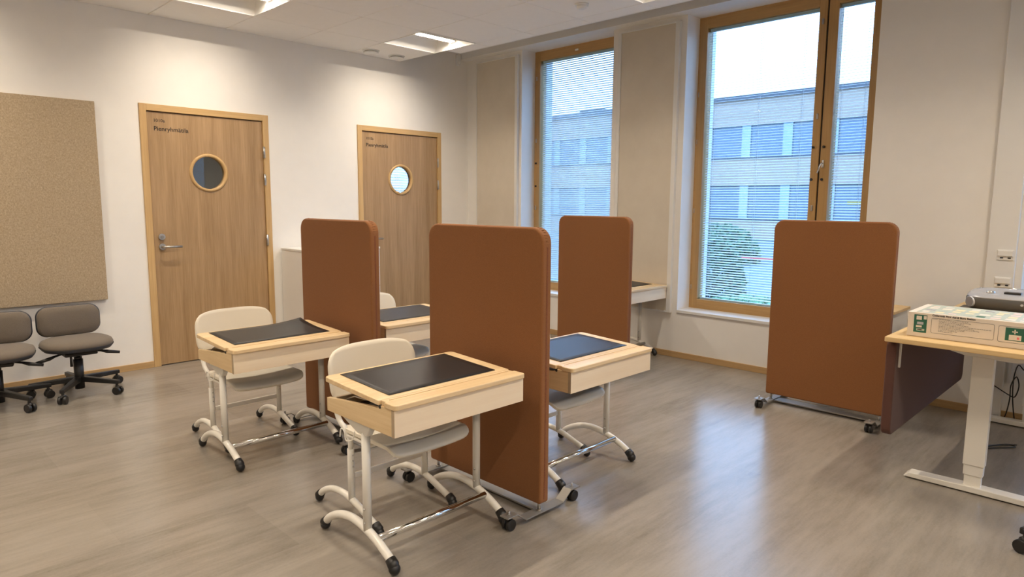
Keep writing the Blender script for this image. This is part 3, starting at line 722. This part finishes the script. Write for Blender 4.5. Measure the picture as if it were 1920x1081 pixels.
# ------------------------------------------------------------------ office chairs
def make_office(label, loc, rz):
    c = thing('swivel_chair', label, 'office chair', loc, rz, 'grey swivel chairs')
    def ring_pts(w, d, r, z, n=14, cy=0): return [(x, y, z) for x, y in rrect(w, d, r, n, 0, cy)]
    sm = MB(); secs = [(.29, .29, .12, .325), (.38, .385, .16, .333), (.425, .415, .175, .348), (.43, .42, .175, .364), (.412, .405, .17, .384), (.35, .35, .15, .397), (.18, .18, .08, .402)]
    n = 60
    for sct in secs: sm.v += ring_pts(*sct)
    for i in range(len(secs) - 1):
        for k in range(n): l = (k + 1) % n; sm.f.append((i * n + k, i * n + l, (i + 1) * n + l, (i + 1) * n + k)); sm.sm.append(True)
    sm.f += [tuple(range(n))[::-1], tuple((len(secs) - 1) * n + k for k in range(n))]; sm.sm += [True, True]
    obj('seat', sm, 'grey', c)
    sh = MB(); secs = [(.30, .30, .12, .318), (.40, .40, .165, .326), (.432, .422, .175, .347), (.432, .422, .175, .351)]
    for sct in secs: sh.v += ring_pts(*sct)
    for i in range(3):
        for k in range(n): l = (k + 1) % n; sh.f.append((i * n + k, i * n + l, (i + 1) * n + l, (i + 1) * n + k)); sh.sm.append(True)
    sh.f += [tuple(range(n))[::-1]]; sh.sm += [True]
    obj('seat_shell', sh, 'piping', c)
    def cush(sc, y0, bulge):
        mb = MB(); R = []
        for f, dy in [(1, 0), (.985, -bulge * .6), (.93, -bulge * .9), (.6, -bulge), (.2, -bulge)]:
            R.append([(x * f, y0 + dy + (.10 * x * x * -1.2), .502 + z * (f if f < 1 else 1)) for x, z in rrect(.385 * sc, .208 * sc, .07 * sc, 14)])
        for r in R: mb.v += r
        for i in range(len(R) - 1):
            for k in range(n): l = (k + 1) % n; mb.f.append((i * n + k, i * n + l, (i + 1) * n + l, (i + 1) * n + k)); mb.sm.append(True)
        mb.f += [tuple((len(R) - 1) * n + k for k in range(n)), tuple(range(n))]; mb.sm += [True, True]
        return mb
    b = obj('backrest', cush(1.0, .17, .035), 'grey', c)
    obj('back_shell', cush(1.035, .174, -.03), 'piping', b)
    obj('back_bar', MB().tube(smooth_path([(0, .02, .30), (0, .14, .295), (0, .215, .33), (0, .215, .50)]), .014, 10), 'black', c)
    obj('mechanism', MB().box((-.10, -.11, .285), (.10, .12, .312)), 'black', c, .008)
    obj('column', MB().cyl((0, 0, .035), (0, 0, .245), .0305, 20).cyl((0, 0, .245), (0, 0, .262), .025, 20).cyl((0, 0, .25), (0, 0, .30), .014, 16), 'black', c)
    for s, z in ((1, .25), (-1, .255)):
        obj('adjustment_lever', MB().tube([(s * .09, .0, .295), (s * .14, -.02, .288), (s * .175, -.03, .278), (s * .255, -.04, .262)], [.007, .008, .013, .010], 10), 'black', c)
    obj('adjustment_lever', MB().tube([(-.06, -.08, .30), (-.06, -.085, .27), (-.06, -.085, .215)], [.006, .008, .009], 10), 'black', c)
    for k in range(5):
        a = 2 * PI * k / 5 + .35; ca, sa = math.cos(a), math.sin(a); q = (-sa, ca)
        def P(r, t, z): return (ca * r + q[0] * t, sa * r + q[1] * t, z)
        arm = MB().add([P(.0, -.022, .125), P(.0, .022, .125), P(.298, .014, .102), P(.298, -.014, .102), P(.0, -.022, .085), P(.0, .022, .085), P(.298, .014, .075), P(.298, -.014, .075)],
                       [(0, 1, 2, 3), (4, 7, 6, 5), (0, 4, 5, 1), (1, 5, 6, 2), (2, 6, 7, 3), (3, 7, 4, 0)])
        ar = obj('star_arm', arm, 'black', c, .005)
        obj('castor', MB().cyl(P(.285, -.026, .028), P(.285, -.006, .028), .028, 18).cyl(P(.285, .006, .028), P(.285, .026, .028), .028, 18).cyl(P(.28, 0, .03), P(.28, 0, .08), .009, 10).tube([P(.297, -.01, .045), P(.285, 0, .056), P(.268, .01, .05)], .012, 8), 'black', ar, .003)
    return c
of0 = make_office('grey swivel chair under the pinboard, the one nearer the door', (-4.065, -.44, 0), .02)
dup(of0, (-4.53, -.47, 0), 'grey swivel chair under the pinboard, cut by the left edge of the photo', -.22)
dup(of0, (-2.09, -5.83, 0), 'swivel chair at the adjustable table, only one black castor in view at lower right', 2.155)

# ------------------------------------------------------------------ adjustable table
tb = thing('adjustable_table', 'height-adjustable table with birch top and white T legs at the right', 'table', (0, 0, 0))
obj('tabletop', MB().prism([(-1.73, -5.74), (-.06, -5.74), (-.06, -4.935), (-1.73, -4.935)], 'z', .716, .74), 'table', tb, .003)
for x, nm in ((-1.475, 0), (-.115, 1)):
    dy = .045 * nm
    lg = obj('leg', MB().box((x - .024, -5.337 - dy, .135), (x + .024, -5.250 - dy, .66)), 'whitemetal', tb, .003)
    obj('inner_stage', MB().box((x - .020, -5.333 - dy, .085), (x + .020, -5.254 - dy, .14)), 'whitemetal', lg, .002)
    obj('inner_stage', MB().box((x - .016, -5.328 - dy, .028), (x + .016, -5.259 - dy, .09)), 'whitemetal', lg, .002)
    obj('foot', MB().prism([(-5.01 - dy, .012), (-5.03 - dy, .030), (-5.28, .034), (-5.31, .034), (-5.64, .030), (-5.66, .012), (-5.66, .006), (-5.01 - dy, .006)], 'x', x - .035, x + .035), 'whitemetal', lg, .003)
    obj('glide', MB().cyl((x, -5.04 - dy, 0), (x, -5.04 - dy, .008), .02, 14).cyl((x, -5.63, 0), (x, -5.63, .008), .02, 14), 'black', lg)
    obj('support_arm', MB().prism([(-5.02, .715), (-5.02, .705), (-5.22, .658), (-5.42, .652), (-5.64, .70), (-5.64, .715)], 'x', x - .022, x + .022), 'whitemetal', lg, .003)
obj('crossbeam', MB().box((-1.45, -5.335, .66), (-.135, -5.305, .705)), 'whitemetal', tb, .002)
ps = thing('modesty_panel', 'dark brown felt privacy panel hanging from the far edge of the adjustable table', 'privacy panel', (-.91, -4.955, .245))
obj('felt_panel', MB().prism(rrect(1.55, .462, [.045, .02, .02, .045], 6, 0, .231), 'y', -.022, .022), 'plum', ps, .008, 3)
obj('mounting_bracket', MB().box((-.725, -.031, .335), (-.713, -.022, .467)).box((-.725, -.12, .461), (-.61, -.0225, .4675)), 'whitemetal', ps, .001)

# first aid box
FX = -1.62
bx = thing('first_aid_box', 'white first aid station carton with green pictures lying on the adjustable table', 'box', (FX, -5.0, .74))
BL, BD, BH = .60, .34, .117
obj('carton', MB().box((0, -BL, .0005), (BD, 0, BH)), 'carton', bx, .0025)
def fy(y): return y + 5.0
def fz(z): return z - .74
def decal(nm, y0, y1, z0, z1, mat, t=.0006, off=0): return obj(nm, MB().box((-t - off, fy(y1), fz(z0)), (0 - off * .5, fy(y0), fz(z1))), mat, bx)
decal('printed_picture', -5.026, -5.080, .762, .846, 'green')
for y0, y1, z0, z1, m_ in [(-5.036, -5.058, .822, .840, 'carton'), (-5.040, -5.066, .800, .812, 'silver'), (-5.036, -5.060, .786, .795, 'carton'), (-5.038, -5.072, .770, .780, 'paleg'), (-5.042, -5.062, .773, .777, 'red'), (-5.066, -5.078, .826, .842, 'carton')]:
    decal('printed_detail', y0, y1, z0, z1, m_, .0010)
text_obj('lettering', 'Cederroth First Aid & Burn Station', .0118, 'ink', bx, (-.0008, fy(-5.100), fz(.8455)), (PI / 2, 0, -PI / 2), .0002)
def outline(y0, y1, z0, z1, r=.008, t=.0011):
    w_, h_ = y0 - y1, z1 - z0
    o_ = rrect(w_, h_, r, 5, fy((y0 + y1) / 2), fz((z0 + z1) / 2)); i_ = rrect(w_ - 2 * t, h_ - 2 * t, r - t, 5, fy((y0 + y1) / 2), fz((z0 + z1) / 2)); N = len(o_)
    vs = [(-.0008, *p) for p in o_] + [(-.0008, *p) for p in i_] + [(.0, *p) for p in o_] + [(.0, *p) for p in i_]; fs = []
    for k in range(N):
        l = (k + 1) % N; fs += [(k, l, N + l, N + k), (k, 2 * N + k, 2 * N + l, l), (N + k, N + l, 3 * N + l, 3 * N + k)]
    return obj('printed_outline', MB().add(vs, fs), 'radiogrey', bx)
outline(-5.098, -5.342, .766, .838); outline(-5.356, -5.575, .764, .836)
mb = MB(); 
for k, (a, b) in enumerate([(.03, .11), (.03, .12), (.03, .10), (.03, .112), (.03, .20), (.03, .135), (.03, .155), (.03, .10), (.03, .075), (.03, .05)]):
    z = .8335 - k * .0062; y = -5.098 - a; e = -5.098 - a - (b)
    random.seed(k)
    while y > e:
        l = random.uniform(.003, .010); mb.box((-.0008, fy(y - l), fz(z - .0014)), (0, fy(y), fz(z))); y -= l + .0022
mb.box((-.0008, fy(-5.122), fz(.8325)), (0, fy(-5.103), fz(.8337)))
o = obj('small_print', mb, 'radiogrey', bx); o['kind'] = 'stuff'
decal('printed_case', -5.382, -5.500, .774, .831, 'green', .0008)
decal('printed_cross', -5.406, -5.426, .8115, .8165, 'carton', .0012); decal('printed_cross', -5.4135, -5.4185, .804, .824, 'carton', .0012)
decal('printed_detail', -5.396, -5.440, .777, .800, 'carton', .0012); decal('printed_detail', -5.425, -5.433, .782, .792, 'red', .0016)
# pictures on the top of the carton
random.seed(3)
base = obj('printed_top', MB().box((.015, -.59, BH - .0002), (BD - .012, -.03, BH + .0005)), 'paleg', bx)
pal = ['carton', 'silver', 'paleg', 'green', 'pink', 'carton', 'yellow', 'carton']
for k in range(10):
    for q in range(4):
        yy = -.045 - k * .054; xx = .035 + q * .07
        obj('printed_detail', MB().box((xx, yy - random.uniform(.025, .042), BH + .0002), (xx + random.uniform(.03, .058), yy, BH + .0009)), pal[random.randrange(8)], bx)

# portable CD radio on a black tray
ra = -math.pi / 2
rd = thing('portable_radio', 'silver and dark grey portable CD radio on the adjustable table', 'radio', (-.515, -5.235, .748), ra)
# local x runs along the front (from far left end towards the right), local -y is ... front faces +? (computed below)
# rotation: local x -> (-.646,-.763); local y -> (.763,-.646) which points away from the camera
def hullp(w0, w1, z): return [(x, y, z) for x, y in rrect(w0, w1, .085, 6, 0, .10)]
secs = [(.40, .19, .006), (.43, .215, .02), (.445, .225, .05), (.445, .225, .075), (.42, .205, .09)]
mb = MB(); n = 28
for s_ in secs: mb.v += hullp(*s_)
for i in range(len(secs) - 1):
    for k in range(n): l = (k + 1) % n; mb.f.append((i * n + k, i * n + l, (i + 1) * n + l, (i + 1) * n + k)); mb.sm.append(True)
mb.f += [tuple(range(n))[::-1], tuple((len(secs) - 1) * n + k for k in range(n))]; mb.sm += [False, False]
obj('lower_body', mb, 'radiogrey', rd)
secs = [(.436, .222, .076), (.432, .218, .083), (.40, .20, .096), (.33, .17, .101)]
mb = MB()
for s_ in secs: mb.v += [(x, y, z + max(0, .13 * (y - .0))) for x, y, z in hullp(*s_)]
for i in range(len(secs) - 1):
    for k in range(n): l = (k + 1) % n; mb.f.append((i * n + k, i * n + l, (i + 1) * n + l, (i + 1) * n + k)); mb.sm.append(True)
mb.f += [tuple(range(n))[::-1], tuple((len(secs) - 1) * n + k for k in range(n))]; mb.sm += [False, False]
obj('top_cover', mb, 'silver', rd)
for sx in (-1, 1):
    sp = obj('speaker', MB().tube([(sx * .168, .035, .050), (sx * .1915, .0065, .050), (sx * .1935, .004, .050)], [.031, .032, .029], 28), 'silver', rd)
    obj('speaker_cone', MB().tube([(sx * .194, .003, .050), (sx * .189, .009, .050)], [.0255, .010], 24), 'steel', sp)
obj('display', MB().box((-.035, .035, .106), (.045, .085, .1165)), 'black', rd, .002)
for x in (-.10, .10): obj('dial', MB().tube([(x, .05, .100), (x, .05, .1145), (x, .05, .1175)], [.024, .022, .014], 24), 'chrome', rd)
obj('control_button', MB().cyl((.06, -.012, .055), (.06, -.016, .055), .007, 14), 'silver', rd)
obj('antenna', MB().tube([(-.17, .165, .118), (-.05, .185, .124), (.15, .185, .126)], .0028, 8).ball((-.17, .165, .118), .006, 8, 6), 'chrome', rd)
tr = obj('black_tray', MB().prism(rrect(.50, .27, .02, 4, 0, .10), 'z', 0, .007), 'black', None, .002); tr.location = (-.515, -5.225, .7405); tr.rotation_euler = (0, 0, ra)
tag(tr, 'flat black tray under the portable radio', 'tray')

# low white cabinet behind the right screen
lc = thing('low_cabinet', 'low beige cabinet with light wood top behind the right screen', 'cabinet', (-.22, -4.39, 0))
obj('body', MB().box((-.17, -.22, .03), (.17, .22, .652)), 'white', lc, .003)
obj('plinth', MB().box((-.15, -.2, 0), (.16, .2, .03)), 'alu', lc)
obj('top', MB().box((-.185, -.235, .652), (.18, .235, .672)), 'table', lc, .003)
for s in (-1, 1): 
    dd = obj('door', MB().box((-.187, -.218 if s < 0 else .002, .035), (-.171, -.002 if s < 0 else .218, .648)), 'white', lc, .002)
    obj('handle', MB().box((-.2, s * .02 - .004, .45), (-.187, s * .02 + .004, .55)), 'steel', dd, .002)

# cables under the table
def cable(label, pts, r=.0035, nm='cable'):
    o = obj(nm, MB().tube(smooth_path(pts, 5), r, 8), 'black'); return tag(o, label, 'cable', 'black cables under the table')
cable('black cable coiled on the floor under the adjustable table', [(-.80, -5.19, .005), (-.70, -5.26, .005), (-.60, -5.34, .005), (-.58, -5.30, .006), (-.68, -5.24, .008), (-.80, -5.20, .012), (-.74, -5.19, .006), (-.62, -5.27, .005), (-.55, -5.34, .005)])
cable('black cable looping down the wall under the adjustable table', [(-.07, -5.14, .22), (-.08, -5.18, .20), (-.07, -5.22, .175), (-.07, -5.25, .17), (-.07, -5.265, .24), (-.08, -5.25, .30), (-.07, -5.225, .24), (-.07, -5.225, .15), (-.07, -5.215, .06), (-.06, -5.20, .006)])
cable('black cable hanging in a wide arc beside the wall under the table', [(-.04, -5.33, .36), (-.05, -5.285, .34), (-.05, -5.25, .37), (-.06, -5.235, .30), (-.06, -5.235, .2), (-.06, -5.245, .1), (-.06, -5.26, .01)])
cd = obj('cable_conduit', MB().box((-.022, -5.213, .24), (-.0005, -5.195, .40)), 'white', None, .002); tag(cd, 'short white vertical cable conduit low on the wall under the table', 'conduit')

# ================================================================== OUTSIDE
obj('yard', MB().box((.42, -60, -.75), (90, 90, -.6)), 'asphalt')['kind'] = 'structure'
bld = thing('school_building', 'long two storey building with pale timber bands seen through the windows', 'building', (32.5, 15, -.6))
YA, YB = -53.5, 16
def bo(y0, y1, z0, z1, x0=0, x1=.3): return MB().box((x0, y0, z0 + .6), (x1, y1, z1 + .6))
for z0, z1 in ((5.88, 7.35), (2.45, 4.0), (-.6, .46)): obj('timber_band', bo(YA, YB, z0, z1, 0, 9), 'clad', bld)
for z0, z1 in ((4.0, 5.88), (.46, 2.45)): obj('core_wall', bo(YA, YB, z0, z1, .35, 9), 'facpale', bld)
obj('roof_edge', bo(YA - .2, YB + .2, 7.35, 7.6, -.15, 9.2), 'facdark', bld)
for z in (4.0, .46): obj('drip_ledge', bo(YA, YB, z - .03, z + .06, -.06, .36), 'facdark', bld)
bays = int((YB - YA) / 2.42)
for z0, z1 in ((4.06, 5.88), (.52, 2.45)):
    fw_ = MB().box((.12, 0, z0 + .6), (.2, 1.85, z1 + .6)).mesh('window'); fw_.materials.append(MT['facwin'])
    pn_ = MB().box((.05, 0, z0 + .6), (.35, .53, z1 + .6)).mesh('pale_panel'); pn_.materials.append(MT['facpale'])
    for k in range(bays):
        y = YA + k * 2.42 + .35
        obj('window', fw_, 'facwin', bld, loc=(0, y, 0)); obj('pale_panel', pn_, 'facpale', bld, loc=(0, y + 1.87, 0))
obj('rooftop_unit', bo(8.6, 10.6, 7.6, 8.0, 1, 3), 'facdark', bld)

def bush(name, label, loc, rx, ry, rz, n, mat, ls=.05):
    random.seed(n)
    t_ = thing(name, label, 'shrub', loc)
    mb = MB()
    for _ in range(n):
        a = random.uniform(0, 2 * PI); b = math.acos(random.uniform(-.2, 1)); r = random.uniform(.6, 1) ** .5
        p = Vector((rx * r * math.sin(b) * math.cos(a), ry * r * math.sin(b) * math.sin(a), rz * max(.02, r * math.cos(b) + .15)))
        u = Vector((random.gauss(0, 1), random.gauss(0, 1), random.gauss(0, 1))).normalized(); v = u.orthogonal().normalized()
        l = ls * random.uniform(.7, 1.3)
        mb.add([p - u * l, p + v * l * .45, p + u * l, p - v * l * .45], [(0, 1, 2, 3)])
    o_ = obj('foliage', mb, mat, t_); o_['kind'] = 'stuff'
    st = MB()
    for k in range(5): st.tube([(0, 0, 0), (rx * .4 * math.cos(k * 1.3), ry * .4 * math.sin(k * 1.3), rz * .7)], [.02, .008], 6)
    obj('stem', st, 'facdark', t_)
bush('leafy_shrub', 'dark green leafy shrub outside, low at the left of the double window', (6.5, .35, -.6), .75, .62, 1.25, 4200, 'leaf', .06)
bush('low_shrub', 'low pale green shrub outside along the foot of the double window', (4.5, -1.5, -.6), .8, 1.25, .52, 4200, 'leafl', .045)
bush('far_shrub', 'rounded green shrub farther off in the yard near the building', (16, 5.1, -.6), 1.2, 1.3, 1.15, 1800, 'leaf', .11)
rl = thing('red_barrier', 'red metal barrier rail standing in the yard outside the double window', 'barrier', (7.6, -.2, -.6))
obj('rail', MB().box((-.02, -1.5, .88), (.02, .72, .915)), 'red', rl)
for y in (-1.4, -.35, .68): obj('post', MB().box((-.02, y - .02, 0), (.02, y + .02, .86)), 'red', rl)
bp = thing('barrier_fence', 'dark railing with yellow boards by the far building, seen through the narrow sash', 'fence', (22, 1.2, -.6))
for k in range(5): obj('post', MB().box((-.04, -1.4 + k * .7 - .04, 0), (.04, -1.4 + k * .7 + .04, 1.9)), 'facdark', bp)
obj('rail', MB().box((-.03, -1.5, 1.75), (.03, 1.5, 1.85)).box((-.03, -1.5, .9), (.03, 1.5, 1.0)), 'facdark', bp)
obj('yellow_board', MB().box((-.08, .5, 1.97), (-.04, 1.9, 2.09)), 'boardyellow', bp)
obj('warning_lamp', MB().ball((0, -.2, 2.75), .13).cyl((0, -.2, 1.8), (0, -.2, 2.7), .03), 'red', bp)
